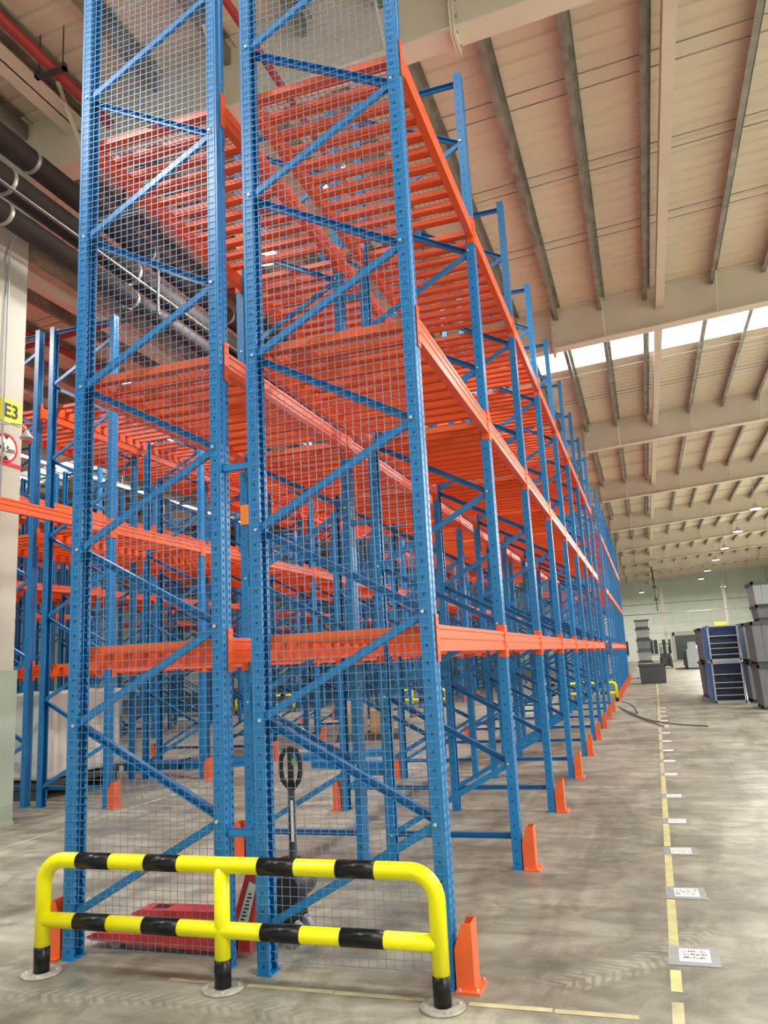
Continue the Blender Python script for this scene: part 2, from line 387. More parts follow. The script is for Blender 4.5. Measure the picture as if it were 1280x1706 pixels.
# ------------------------------------------------------------------ left building column with signs
cx0, cx1, cy0, cy1 = -6.12, -5.57, 2.62, 3.2
colo = struct('trim_90', MB().box(cx0, cy0, 1.55, cx1, cy1, 7.62).mesh('column', m_col), label='cream building column at the left edge with signs')
mb = MB(); mb.box(cx0-.04, cy0-.05, 0, cx1+.025, cy1+.035, 1.6); mb.box(cx0-.05, cy0-.06, 0, cx1+.035, cy1+.045, .04)
put('column_base_guard', mb.mesh('column_base_guard', m_colgreen), colo, label='pale green lower guard of the column')
put('red_band', MB().box(cx0-.005, cy0-.006, 3.845, cx1+.006, cy1+.006, 3.885).mesh('red_band', m_signr), colo)
mb = MB(); pts = [(-5.54, 2.885, 1.7), (-5.54, 2.885, 6.40), (-5.54, 2.92, 6.55), (-5.54, 3.02, 6.66), (-5.50, 3.18, 6.74), (-5.2, 3.22, 6.74), (-3.6, 3.25, 6.74)]
put('conduit', mb.tube(pts, .011, 6).mesh('conduit', m_frame, True), colo)
def text(body, size, mat_, loc, rot, parent, name, ext=.002, ax='CENTER', bold=0.):
    c = bpy.data.curves.new(name, 'FONT'); c.body = body; c.size = size; c.extrude = ext; c.align_x = ax; c.align_y = 'CENTER'; c.offset = bold
    c.materials.append(mat_); tmp = bpy.data.objects.new(name, c)
    me = bpy.data.meshes.new_from_object(tmp); bpy.data.objects.remove(tmp); bpy.data.curves.remove(c)
    o = bpy.data.objects.new(name, me); COL.objects.link(o); o.location = loc; o.rotation_euler = rot
    if parent: o.parent = parent
    return o
# signs face +X: built in the local XZ plane facing -Y and turned
s1 = thing('bay_sign', 'yellow bay sign reading E3 on the cream column', 'sign', (cx1, 3.01, 4.475), PI/2)
put('sign_plate', MB().box(-.155, -.008, -.135, .155, -.001, .135).mesh('sign_plate', m_signy), s1)
text('E3', .22, m_ink, (.008, -.010, 0), (PI/2, 0, 0), s1, 'lettering', bold=.004)
s2 = thing('height_limit_sign', 'round red and white 4.5m height limit sign on the cream column', 'sign', (cx1, 2.965, 4.045), PI/2)
put('sign_plate', MB().tube([(0, -.001, 0), (0, -.009, 0)], .16, 32).mesh('sign_plate', m_white), s2)
ring = MB(); n = 36
for i in range(n):
    a0, a1 = 2*PI*i/n, 2*PI*(i+1)/n
    ring.add([(r_*math.cos(a), yy, r_*math.sin(a)) for yy in (-.014, -.008) for r_, a in ((.142, a0), (.166, a0), (.166, a1), (.142, a1))],
             [(0, 1, 2, 3), (4, 7, 6, 5), (1, 5, 6, 2), (0, 3, 7, 4)])
put('red_ring', ring.mesh('red_ring', m_signr), s2)
text('4', .15, m_ink, (-.06, -.012, -.01), (PI/2, 0, 0), s2, 'lettering', bold=.004)
text('.5m', .10, m_ink, (.055, -.012, -.02), (PI/2, 0, 0), s2, 'lettering')
for sg_ in (1, -1):
    put('arrow_mark', MB().prism([(-.045, sg_*.14), (.045, sg_*.14), (0, sg_*.095)], 'y', -.013, -.0105).mesh('arrow_mark', m_ink), s2)
s3 = thing('wall_lamp', 'small grey gooseneck lamp on the cream column above the height sign', 'lamp', (-5.38, 3.07, 4.17))
put('shade', MB().tube([(0, 0, -.02), (0, 0, .0), (0, 0, .04), (0, 0, .075)], [.075, .07, .035, .02], 20).mesh('shade', m_frame, True), s3)
put('arm', MB().tube([(0, 0, .07), (-.01, -.01, .11), (-.04, -.05, .135), (-.09, -.12, .14), (-.18, -.2, .12)], .011, 8).mesh('arm', m_frame, True), s3)

# ------------------------------------------------------------------ pipes and ducts overhead
def pipe(name, label, pts, r, m_, cat='pipe', n=10):
    return tag(put(name, MB().tube(pts, r, n).mesh(name, m_, True)), label, cat)
rp = thing('red_sprinkler_pipe', 'red sprinkler pipe hung beside the roof beam at upper left', 'pipe', (-4.62, 0, 8.18))
put('pipe_run', MB().tube([(0, YB+.5, 0), (0, 80, 0)], .062, 12).mesh('pipe_run', m_red, True), rp)
for yy in (2.42, 8.5, 14.5):
    mb = MB(); mb.box(-.2, yy-.03, -.10, .2, yy+.03, -.07); mb.box(-.2, yy-.03, -.10, -.17, yy+.03, -.02); mb.box(.17, yy-.03, -.10, .2, yy+.03, -.02)
    mb.tube([(-.16, yy, -.08), (-.16, yy, .5)], .008, 6); mb.tube([(.16, yy, -.08), (.16, yy, .5)], .008, 6)
    put('hanger_bracket', mb.mesh('hanger_bracket', m_greyd), rp)
rp2 = thing('red_sprinkler_pipe', 'slim red sprinkler pipe over the gap between the two front racks', 'pipe', (-2.15, 0, 7.72))
put('pipe_run', MB().tube([(0, YB+.5, 0), (0, 80, 0)], .04, 10).mesh('pipe_run', m_red, True), rp2)
pipe('red_sprinkler_pipe', 'red sprinkler branch pipe crossing under the dark ducts', [(-12, 6.75, 7.1), (-2.15, 6.75, 7.66)], .045, m_red)
pipe('red_sprinkler_pipe', 'red sprinkler pipe above the left rack tops', [(-9.2, -2, 7.75), (-9.2, 80, 7.75)], .06, m_red)
DU = [(7.20, .135, 'upper'), (6.74, .15, 'middle'), (6.36, .12, 'lower')]
for z, r, nm in DU:
    d = thing('insulated_duct', '%s of the three dark insulated ducts at upper left' % nm, 'duct', (-5.0, 0, z))
    put('duct_run', MB().tube([(0, YB+.5, 0), (0, 60, 0)], r, 16).mesh('duct_run', m_duct, True), d)
    for k in range(14):
        yy = 2.55+2.2*k + (.0 if nm == 'upper' else -.35)
        put('steel_strap', MB().tube([(0, yy, 0), (0, yy+.05, 0)], r+.008, 16).mesh('steel_strap', m_ring, True), d)
for j, yy in enumerate((4.6, 9.0, 16, 24, 32)):
    hg = thing('duct_hanger', '%s dark steel hanger frame carrying the ducts at upper left' % ORD[j], 'bracket', (-5.0, yy, 0))
    put('cross_bar', MB().box(-.3, 0, 6.18, .3, .05, 6.22).mesh('cross_bar', m_greyd), hg)
    for x in (-.3, .26): put('hanger_rod', MB().box(x, .01, 6.22, x+.03, .04, 8.15).mesh('hanger_rod', m_greyd), hg)
tag(put('duct_tray', MB().box(-4.86, YB+.5, 6.56, -4.82, 60, 6.575).mesh('duct_tray', m_ring)), 'thin pale cable tray running under the middle duct', 'cable tray')

# ------------------------------------------------------------------ high bay lamps
shade = MB().tube([(0, 0, 0), (0, 0, .03), (0, 0, .16), (0, 0, .26)], [.26, .25, .10, .06], 20).mesh('shade', m_lampbody, True)
glow = MB().tube([(0, 0, -.004), (0, 0, .0)], .235, 20).mesh('diffuser', m_lampglow)
def high_bay(x, y, z, label, watts=LAMP_W, sc=1.0):
    t = thing('high_bay_lamp', label, 'lamp', (x, y, z), 0, 'high bay lamps under the roof'); t.scale = (sc, sc, sc)
    put('shade', shade, t); put('diffuser', glow, t)
    put('hanging_rod', MB().tube([(0, 0, .25), (0, 0, (roofz(x)-.25-z)/sc)], .01, 6).mesh('hanging_rod', m_lampbody), t)
    lamp_light(x, y, z-.03, watts, .45*sc)
for i, yy in enumerate((35.4, 43.0, 50.9, 58.0, 66.7, 75)):
    high_bay(6.4, yy, 7.5, '%s white high bay lamp hanging over the far right aisle' % (['nearest', 'second', 'third', 'fourth', 'fifth', 'farthest'][i]), LAMP_W*(1.1 if i < 3 else 1.25))
for i, yy in enumerate((-4, 4, 12, 20, 28, 36, 44, 52, 60, 68, 78)):  # unseen row added to brighten the far wall and the grey bins
    if i > 8: continue
    high_bay(11.4, yy, 7.5, 'added fill lamp beyond the right edge, %s from the camera' % ORD[i], LAMP_W*(.7 if yy < 25 else 1.2))
for i, yy in enumerate((-4, 4, 12, 20, 28)):
    high_bay(6.4, yy, 7.5, 'white high bay lamp over the right aisle, %s from the camera' % ORD[i], LAMP_W*.75)
for i, yy in enumerate((-3, 5.5, 14, 22, 31, 40)):
    high_bay(-3.6, yy, 7.2, 'white high bay lamp over the aisle left of the front racks, %s from the camera' % ORD[i], LAMP_W*.35)
for i, yy in enumerate((1, 9.5, 19, 29)):
    high_bay(-8.65, yy, 7.4, 'white high bay lamp over the second left aisle, %s from the camera' % ORD[i], LAMP_W*.4)
for i, x in enumerate((-4.0, 1.0, 9.0)):  # extra lamps added only to brighten the far wall
    high_bay(x, 83.5, 7.2, 'added fill lamp close to the far wall, %s from the left' % ['first', 'second', 'third'][i], LAMP_W*.45)
tk = thing('light_trunk', 'long bright tube light line hung over the left racks', 'lamp', (-13.7, 0, 7.16))
put('trunk_body', MB().box(-.04, 9, .0, .04, 24.4, .06).mesh('trunk_body', m_lampbody), tk)
for j in range(8):
    put('light_tube', MB().box(-.03, 9.02+1.92*j, -.04, .03, 10.92+1.92*j, 0).mesh('light_tube', m_lampglow), tk)
for yy in (10, 16, 22): put('hanging_rod', MB().tube([(0, yy, .1), (0, yy, roofz(-13.7)-.25-7.16)], .01, 6).mesh('hanging_rod', m_lampbody), tk)
for i, (x, y, z) in enumerate(((-1.96, 4.5, 7.5), (-2.3, 4.74, 7.5), (-2.16, 4.80, 7.5))):
    t = thing('spot_lamp', ['small bright bulb lamp nearest above the front rack deck', 'leftmost of the paired small bulbs above the front deck', 'right one of the paired small bulbs above the front deck'][i], 'lamp', (x, y, z))
    t.scale = (.9, .9, .9) if i == 0 else (.6, .6, .6)
    put('bulb', MB().tube([(0, 0, -.05), (0, 0, -.035), (0, 0, 0), (0, 0, .035), (0, 0, .05)], [.01, .04, .055, .04, .02], 12).mesh('bulb', m_lampglow, True), t)
    put('cap', MB().tube([(0, 0, .04), (0, 0, .12)], .03, 10).mesh('cap', m_lampbody, True), t)
    put('hanging_rod', MB().tube([(0, 0, .1), (0, 0, 1.2 if i < 2 else .3)], .008, 6).mesh('hanging_rod', m_lampbody), t)
    lamp_light(x, y, z-.12, 60, .1)

# ------------------------------------------------------------------ pallet racking
BAY, UW = 2.07, .1
L1, L2, L3 = 1.525, 3.19, 4.853
def upright_mesh(H, m_):
    mb = MB()
    mb.strip([(-.066, .024), (-.066, 0), (0, 0), (0, .036), (-.009, .042), (-.009, .058), (0, .064), (0, .1), (-.066, .1), (-.066, .076)], .004, 'z', .006, H)
    mb.box(-.078, -.008, 0, .0, .108, .006)
    return mb.mesh('upright', m_)
def channel(L, m_, flip):
    mb = MB(); w, d, t = .040, (.036 if flip else .024), .003
    y0, y1 = (-d/2, -d/2+t) if not flip else (d/2-t, d/2)
    mb.box(-L/2, y0, -w/2, L/2, y1, w/2)
    mb.box(-L/2, -d/2, w/2-t, L/2, d/2, w/2); mb.box(-L/2, -d/2, -w/2, L/2, d/2, -w/2+t)
    return mb.mesh('brace', m_)
UPR = {}; DX = .93; DZ = .5025; DL = math.hypot(DX, DZ)+.03; ANG = math.atan2(DZ, DX)
for H in (6.39, 6.05):
    UPR[H] = upright_mesh(H, m_blue); UPR[(H, 'far')] = upright_mesh(H, m_bluefar)
BR = {('/', 0): channel(DL, m_brace, False), ('\\', 0): channel(DL, m_brace, True), ('-', 0): channel(.90, m_brace, True),
      ('/', 1): channel(DL, m_bluefar, False), ('\\', 1): channel(DL, m_bluefar, True), ('-', 1): channel(.90, m_bluefar, True)}
def brace_list(H):
    out = [('-', .22)]; z = .2145; side = -1     # starts low on the left
    while z+DZ < H-.1:
        out.append(('/' if side < 0 else '\\', z+DZ/2)); z += DZ; side = -side
    out.append(('-', H-.07)); return out
def bracing_mesh(H, m_):
    mb = MB()
    for t, z in brace_list(H):
        yy = .03 if t == '/' else .062
        if t == '-': mb.bar((-.93, .05, z), (-.07, .05, z), .024, .036)
        else:
            s = 1 if t == '/' else -1
            mb.bar((-.965, yy, z-s*DZ/2), (-.035, yy, z+s*DZ/2), .024, .036, (0, 1, 0)) if False else mb.bar((-.965, yy, z-s*DZ/2), (-.035, yy, z+s*DZ/2), .024, .036)
    return mb.mesh('bracing', m_)
BRACING = {H: bracing_mesh(H, m_bluefar) for H in (6.39, 6.05)}
def beam_profile():
    return [(-.05, 0), (0, 0), (0, .036), (-.006, .042), (-.006, .06), (0, .066), (0, .09), (-.006, .096), (-.006, .108), (0, .114), (0, .133), (-.03, .133), (-.03, .105), (-.05, .105)]
BL = BAY-UW
beam_me = MB().prism(beam_profile(), 'y', 0, BL).mesh('beam', m_orange)
def conn(mb, e):   # e=0 at start, 1 at end
    s = -1 if e == 0 else 1; y0 = 0 if e == 0 else BL
    ya, yb = sorted((y0, y0+s*.047)); mb.box(0.001, ya, -.052, .006, yb, .184)
    ya, yb = sorted((y0, y0-s*.004)); mb.box(-.055, ya, -.052, .006, yb, .184)
    for z in (-.03, .02, .11, .155): mb.box(.006, y0+s*.016, z, .009, y0+s*.030, z+.012)
    return mb
CONN = [conn(MB(), 0).mesh('connector', m_orange), conn(MB(), 1).mesh('connector', m_orange)]
_b = MB().prism(beam_profile(), 'y', 0, BL); conn(_b, 0); conn(_b, 1); beamc_me = _b.mesh('beam', m_orange)
def barprof(c): return [(c-.034, .093), (c-.027, .093), (c-.027, .099), (c+.027, .099), (c+.027, .093), (c+.034, .093), (c+.034, .133), (c-.034, .133)]
def deckbar(mb, c):
    mb.prism(barprof(c), 'x', -.949, -.051); mb.box(-.97, c-.03, .105, -.949, c+.03, .131); mb.box(-.051, c-.03, .105, -.031, c+.03, .131); return mb
BARS = [.14+.178*i for i in range(11)]
bar_me = deckbar(MB(), 0).mesh('deck_bar', m_deck)
_d = MB()
for c in BARS: deckbar(_d, c)
deck_me = _d.mesh('deck', m_deck)
_w = MB()
for i in range(46): _w.box(-.995, .12+i*.0415-.002, .134, -.005, .12+i*.0415+.002, .138)
for i in range(23): _w.box(-.955+i*.041-.002, .11, .138, -.955+i*.041+.002, 2.0, .142)
wdeck_me = _w.mesh('wire_deck', mat('dull_deck_wire', (.33, .22, .20), .45, metal=.4))
def wire_panel(x0, x1, z0, z1, y):
    mb = MB(); s = .0425; n = int((x1-x0)/s); k = int((z1-z0)/s)
    for i in range(n+1):
        x = x0+(x1-x0)*i/n; mb.box(x-.0011, y-.0030, z0, x+.0011, y-.0008, z1)
    for i in range(k+1):
        z = z0+(z1-z0)*i/k; mb.box(x0, y-.0054, z-.0012, x1, y-.0031, z+.0012)
    return mb
bolt_me = MB().tube([(0, -.012, 0), (0, 0, 0)], .009, 6).mesh('bolt', m_zinc)
far_mesh_me = None
def rack_row(label, X, Y0, ks, H, det, right=True, spacer=False, decks=(1, 2, 3), endmesh=False, partial=None):
    """X = x of the right outer face; frames at Y0+k*BAY"""
    t = thing('pallet_rack', label, 'rack', (X, Y0, 0))
    far = det < 2
    for k in ks:
        yk = k*BAY
        um = UPR[H] if det >= 1 else UPR[(H, 'far')]
        put('upright', um, t, (0, yk, 0)); put('upright', um, t, (-1, yk+UW, 0), PI)
        if det >= 1:
            for ty, z in brace_list(H)[(1 if k == 0 and det == 2 else 0):]:
                me = BR[(ty, 0 if det == 2 else 0)]
                yy = {'/': .030, '\\': .062, '-': .05}[ty]
                ry = {'/': -ANG, '\\': ANG, '-': 0}[ty]
                put('brace', me, t, (-.5, yk+yy, z), rot=(0, ry, 0))
            if det == 2 and k <= 1:
                zs = []
                z = .2145; sd = -1
                while z < H-.1:
                    put('bolt', bolt_me, t, (-.955 if sd < 0 else -.045, yk, z)); z += DZ; sd = -sd
        else:
            put('bracing', BRACING[H], t, (0, yk, 0), kind='stuff')
        if spacer and det >= 1:
            for z in ((.66, 2.6) if k == 0 else (.66, 2.6, 4.55)):
                put('row_spacer', spacer_me, t, (-1, yk, z))
    for k in ks[:-1]:
        yk = k*BAY+UW
        if partial and k == ks[0]:
            put('beam', beamc_me, t, (0, yk, L2)); continue
        for li, z in ((1, L1), (2, L2), (3, L3)):
            for side in (0, 1):
                loc = (0, yk, z) if side == 0 else (-1, yk+BL, z); rz = 0 if side == 0 else PI
                if det == 2:
                    b = put('beam', beam_me, t, loc, rz)
                    put('connector', CONN[0], b); put('connector', CONN[1], b)
                else: put('beam', beamc_me, t, loc, rz)
            if li in decks:
                if det == 2:
                    for c in BARS: put('deck_bar', bar_me, t, (0, k*BAY+c, z))
                    if li >= 2 and k < 4: put('wire_deck', wdeck_me, t, (0, k*BAY, z), kind='stuff')
                else: put('deck', deck_me, t, (0, k*BAY, z), kind='stuff')
    if endmesh:
        y0 = ks[0]*BAY
        w_ = put('wire_mesh', wire_panel(-.985, -.015, .075, H-.05, 0).mesh('wire_mesh', m_wire), t, (0, y0-.002, 0), kind='stuff')
    return t
spacer_me = MB().box(-.168, .02, -.02, 0, .024, .02).box(-.168, .02, -.02, 0, .045, -.016).box(-.168, .02, .016, 0, .045, .02).mesh('row_spacer', m_brace)
K0 = list(range(9))
rA = rack_row('blue and orange pallet rack run nearest the right aisle, mesh across its end', 0, 0, K0, 6.39, 2, spacer=True, endmesh=True)
rB = rack_row('blue and orange pallet rack run at front left, mesh end with red pallet truck', -1.17, 0, K0, 6.39, 2, endmesh=True)
for z0, z1 in ((5.12, 5.36), (2.68, 2.85)):
    put('orange_plate', MB().box(-.99, BAY-.012, z0, -.89, BAY-.006, z1).mesh('orange_plate', m_plate), rB, label='flat orange level plate')
rack_row('blue pallet rack run left of the first aisle, starting behind the cream column', -5.05, 0, [1]+list(range(2, 9)), 6.05, 1, partial=True)
rack_row('blue pallet rack run behind the cream column with the white sheet beside it', -6.22, 0, list(range(2, 9)), 6.05, 1)
rack_row('orange and blue pallet rack run right of the third aisle from the right', -10.1, 0, list(range(1, 9)), 6.05, 1)
rack_row('orange and blue pallet rack run backing the third pair from the right', -11.27, 0, list(range(1, 9)), 6.05, 0)
rack_row('orange and blue pallet rack run fourth pair, right half, deep at left', -15.15, 0, list(range(2, 9)), 6.05, 0)
rack_row('orange and blue pallet rack run fourth pair, left half, deepest at left', -16.32, 0, list(range(2, 9)), 6.05, 0)
Y2 = 20.7
for p, nm in enumerate(('right aisle', 'first left aisle', 'second left aisle', 'third left aisle')):
    H = 6.39 if p == 0 else 6.05
    rack_row('distant blue rack run past the cross aisle, edging the %s' % nm, -5.05*p, Y2, K0, H, 0, endmesh=p < 3)
    rack_row('distant blue rack run past the cross aisle, back half behind the %s' % nm, -5.05*p-1.17, Y2, K0, H, 0, endmesh=p < 3)

# orange upright guards
def guard_me():
    mb = MB(); h, s = .29, .18; t = .006
    prof = [(.002, .012), (.080, .012), (.080, h), (.040, h), (.002, s)]
    for yy in (-.008, .102): mb.prism(prof, 'y', yy, yy+t)
    mb.box(.080, -.008, .012, .086, .108, h); mb.box(.002, -.035, 0, .115, .135, .012); mb.box(.086, -.008, .012, .092, .108, .03)
    return mb.mesh('guard_shell', m_guardor)
gme = guard_me()
gbolt = MB().disc((.102, -.022, .012), .007, .010, 6).disc((.102, .122, .012), .007, .010, 6).disc((.02, -.022, .012), .007, .010, 6).mesh('anchor_bolt', m_zinc)
def upright_guard(X, Y, side, label, group):
    t = thing('upright_guard', label, 'guard', (X, Y, 0), 0, group)
    if side < 0: t.rotation_euler = (0, 0, PI); t.location = (X, Y+.1, 0)
    put('guard_shell', gme, t); put('anchor_bolt', gbolt, t)
for k in K0: upright_guard(.008, k*BAY, 1, '%s orange upright guard at the rack feet along the right aisle' % ORD[k], 'orange guards along the right aisle')
for k in K0: upright_guard(-2.178, k*BAY, -1, '%s orange upright guard on the left side of the front racks' % ORD[k], 'orange guards on the first left aisle, right side')
for k in range(2, 9): upright_guard(-5.042, k*BAY, 1, '%s orange upright guard along the left racks facing the first aisle' % ORD[k-2], 'orange guards on the first left aisle, left side')
for k in range(2, 9): upright_guard(-7.228, k*BAY, -1, '%s orange upright guard behind the left racks, second aisle' % ORD[k-2], 'orange guards on the second left aisle')
for k in K0: upright_guard(.008, Y2+k*BAY, 1, '%s orange upright guard past the cross aisle, far right aisle' % ORD[k], 'far orange guards along the right aisle')
for k in range(0, 9, 1): upright_guard(-5.042, Y2+k*BAY, 1, '%s orange upright guard past the cross aisle, first left aisle' % ORD[k], 'far orange guards on the first left aisle')

# ------------------------------------------------------------------ yellow and black guard rails
def guard_rail(x, y, label, full=True):
    t = thing('guard_rail', label, 'barrier', (x, y, 0)); r = .039
    xl, xr, xm = -1.065, 1.065, -.01; zt, zm = .555, .262; c = .12; n = 18
    pts = [(xl, 0, .012), (xl, 0, zt-c)]+[(xl+c-c*math.cos(a), 0, zt-c+c*math.sin(a)) for a in [PI/2*i/8 for i in range(1, 9)]]
    pts += [(xr-c+c*math.sin(a), 0, zt-c+c*math.cos(a)) for a in [PI/2*i/8 for i in range(0, 9)]]+[(xr, 0, .012)]
    put('hoop_tube', MB().tube(pts, r, n).mesh('hoop_tube', m_yellow, True), t)
    put('middle_rail', MB().tube([(xl, 0, zm), (xr, 0, zm)], r-.001, n).mesh('middle_rail', m_yellow, True), t)
    put('centre_post', MB().tube([(xm, 0, .012), (xm, 0, zt)], r-.0005, n).mesh('centre_post', m_yellow, True), t)
    for z, st in ((zt, ((-.845, -.645), (-.435, -.245), (.195, .385), (.595, .785))), (zm, ((-.855, -.655), (-.445, -.245), (.205, .405), (.605, .815)))):
        for a, b in st:
            put('black_stripe', MB().tube([(a, 0, z), (b, 0, z)], r+.0012, n, True).mesh('black_stripe', m_black, True), t)
    for px in (xl, xm, xr):
        put('black_foot', MB().tube([(px, 0, .012), (px, 0, .135)], r+.0012, n).mesh('black_foot', m_black, True), t)
        bp = put('base_plate', MB().disc((px, 0, 0), .098, .012, 28).mesh('base_plate', m_base, True), t)
        bb = MB()
        for a in (.5, 2.1, 3.6, 5.2): bb.disc((px+.075*math.cos(a), .075*math.sin(a), .012), .008, .01, 6)
        put('anchor_bolt', bb.mesh('anchor_bolt', m_zinc), bp)
guard_rail(-1.075, -.185, 'yellow and black tubular guard rail in front of the two mesh rack ends')
guard_rail(-1.05, Y2-.45, 'yellow guard rail before the far rack ends beside the right aisle')
guard_rail(-6.1, Y2-.45, 'yellow guard rail before the far rack ends beside the first left aisle')
guard_rail(-11.2, Y2-.45, 'yellow guard rail before the far rack ends beside the second left aisle')

# ------------------------------------------------------------------ pallet truck
pt = thing('pallet_truck', 'red hand pallet truck with black handle parked behind the mesh end', 'pallet truck', (0, 0, 0))
for yc, in ((.245,), (.655,)):
    mb = MB()
    mb.prism([(-2.16, .060), (-2.10, .085), (-1.26, .10), (-1.26, .045), (-1.34, .030), (-2.02, .045), (-2.12, .045)], 'y', yc-.07, yc+.07)
    f_ = put('fork', mb.mesh('fork', m_redtruck), pt)
    put('roller_opening', MB().box(-2.03, yc-.04, .084, -1.93, yc+.04, .0905).mesh('roller_opening', m_black), f_)
    put('load_roller', MB().tube([(-1.98, yc-.045, .034), (-1.98, yc+.045, .034)], .033, 14).mesh('load_roller', m_greyl, True), f_)
mb = MB()
mb.box(-1.27, .17, .05, -1.20, .73, .105)
mb.box(-1.30, .70, .04, -1.15, .73, .16)
for s0 in (.17,): mb.prism([(-1.30, .04), (-1.13, .04), (-1.13, .10), (-1.06, .42), (-1.10, .47), (-1.13, .47), (-1.245, .14)], 'y', s0, s0+.03)
mb.box(-1.15, .20, .16, -1.12, .60, .30)
put('body', mb.mesh('body', m_redtruck), pt)
lb = put('data_label', MB().prism([(-1.205, .16), (-1.145, .155), (-1.085, .37), (-1.125, .385)], 'y', .167, .169).mesh('data_label', m_white), pt, label='white data label')
lm = MB()
for i in range(9):
    f0 = .06+i*.09; x = -1.19+.075*f0; z = .165+.20*f0
    lm.box(x, .1655, z, x+.018+.018*random.random(), .1668, z+.008)
put('print_line', lm.mesh('print_line', m_ink), lb)
put('pump_block', MB().box(-1.12, .34, .12, -.97, .56, .36).tube([(-1.02, .45, .12), (-1.02, .45, .44)], .06, 14).tube([(-.99, .33, .30), (-.99, .57, .30)], .075, 14).mesh('pump_block', m_rubber, True), pt)
put('steer_wheel', MB().tube([(-.99, .37, .068), (-.99, .42, .068)], .068, 18).tube([(-.99, .48, .068), (-.99, .53, .068)], .068, 18).mesh('steer_wheel', m_greyl, True), pt)
put('axle_fork', MB().box(-1.01, .36, .06, -.97, .54, .14).mesh('axle_fork', m_rubber), pt)
hx, hy = -1.025, .50
put('handle_shaft', MB().tube([(hx+.02, hy-.03, .34), (hx+.01, hy-.02, .42), (hx, hy, .50), (hx, hy, .80)], [.04, .03, .022, .020], 10).mesh('handle_shaft', m_rubber, True), pt)
put('handle_sticker', MB().box(hx+.004, hy-.024, .52, hx+.018, hy-.0205, .74).mesh('handle_sticker', m_white), pt)
lp = [(hx, hy, .79), (hx-.05, hy, .845), (hx-.062, hy, .90), (hx-.06, hy, .97), (hx-.035, hy, 1.01), (hx, hy, 1.02), (hx+.035, hy, 1.01), (hx+.06, hy, .97), (hx+.062, hy, .90), (hx+.05, hy, .845), (hx, hy, .79)]
put('handle_loop', MB().tube(lp, .015, 8).tube([(hx, hy, .79), (hx, hy, 1.02)], .018, 8).mesh('handle_loop', m_rubber, True), pt)
put('release_lever', MB().box(hx+.012, hy-.012, .93, hx+.03, hy+.006, .965).mesh('release_lever', mat('green_lever', (.25, .55, .05), .5)), pt)

# ------------------------------------------------------------------ floor markings
tl = thing('floor_tape_line', 'long yellow tape line on the floor of the right aisle', 'floor tape')
segs = [(-3.0, .06), (.17, .42), (.52, 1.52), (1.78, 2.6), (2.86, 3.7), (3.9, 4.9), (5.1, 6.35)]
for a, b in segs:
    xa, xb = (.955+.008*a), (.955+.008*b)
    put('tape_strip', MB().add([(xa-.024, a, .0015), (xa+.024, a, .0015), (xb+.024, b, .0015), (xb-.024, b, .0015)], [(0, 1, 2, 3)]).mesh('tape_strip', m_tape if a > -.5 else m_ftape), tl)
y = 6.5
put('tape_strip', MB().add([(.982, 6.5, .0015), (1.03, 6.5, .0015), (1.26, 34, .0015), (1.212, 34, .0015)], [(0, 1, 2, 3)]).mesh('tape_strip', m_ftape), tl)
ly = [.62, 1.67, 2.73, 3.80, 5.03, 6.48, 7.63, 8.79, 9.97, 11.28, 12.51, 13.7, 14.9, 16.1, 17.3]
for i, yy in enumerate(ly):
    x = .955+.008*yy
    o = thing('floor_label', '%s white printed label taped to the aisle floor%s' % (['nearest', 'second', 'third', 'fourth', 'fifth', 'sixth', 'seventh', 'eighth', 'ninth', 'tenth', 'eleventh', 'twelfth', 'thirteenth', 'fourteenth', 'farthest'][i], ' from the camera'), 'label', (x, yy, 0), random.uniform(-.04, .04), 'white labels along the yellow tape line')
    put('grey_tape', MB().box(-.03, -.135, .0016, .205, .115, .0022).mesh('grey_tape', m_gtape), o)
    pp = put('paper', MB().box(.022, -.085, .0022, .165, .085, .0028).mesh('paper', m_white), o)
    if i < 6:
        pm = MB()
        for rr in range(3):
            xx = .032
            while xx < .150:
                ww = random.choice((.003, .005, .008)); hh = random.choice((.012, .02, .026)); z0 = -.045+.042*rr+random.uniform(-.004, .004)
                pm.box(xx, z0, .0028, xx+ww, z0+hh, .0031); xx += ww+random.choice((.003, .004, .007))
        put('print_line', pm.mesh('print_line', m_ink), pp, kind='stuff')
ft = MB()
for a, b in ((-1.42, -1.19), (-.99, -.55), (-.54, -.11), (.09, .45), (.46, .80)):
    ft.add([(a, -.135-.01*random.random(), .0015), (b, -.135, .0015), (b, -.095, .0015), (a, -.10, .0015)], [(0, 1, 2, 3)])
tag(put('floor_tape_line', ft.mesh('tape', m_ftape)), 'worn yellow tape line across the floor under the guard rail', 'floor tape')
tag(put('floor_tape_line', MB().add([(-4.75, -6, .0015), (-4.72, -6, .0015), (-4.77, 20, .0015), (-4.80, 20, .0015)], [(0, 1, 2, 3)]).mesh('tape', m_ftape)), 'thin pale line along the first left aisle floor', 'floor tape')
def smooth_path(p, n=8):
    P = [Vector(q) for q in p]; out = []
    for i in range(len(P)-1):
        p0 = P[max(i-1, 0)]; p1 = P[i]; p2 = P[i+1]; p3 = P[min(i+2, len(P)-1)]
        for k in range(n):
            t = k/n; out.append(.5*((2*p1)+(-p0+p2)*t+(2*p0-5*p1+4*p2-p3)*t*t+(-p0+3*p1-3*p2+p3)*t**3))
    out.append(P[-1]); return out
pipe('cable', 'short black cable end on the aisle floor, left one', smooth_path([(.12, 18.2, .018), (.25, 17.0, .018), (.59, 14.8, .018), (1.13, 12.3, .018)]), .010, m_rubber, 'cable', 8)
pipe('cable', 'long black cable reaching right across the aisle floor', smooth_path([(.2, 17.4, .018), (.42, 16.2, .018), (.84, 13.9, .018), (1.3, 12.8, .018), (1.89, 12.15, .018)]), .010, m_rubber, 'cable', 8)
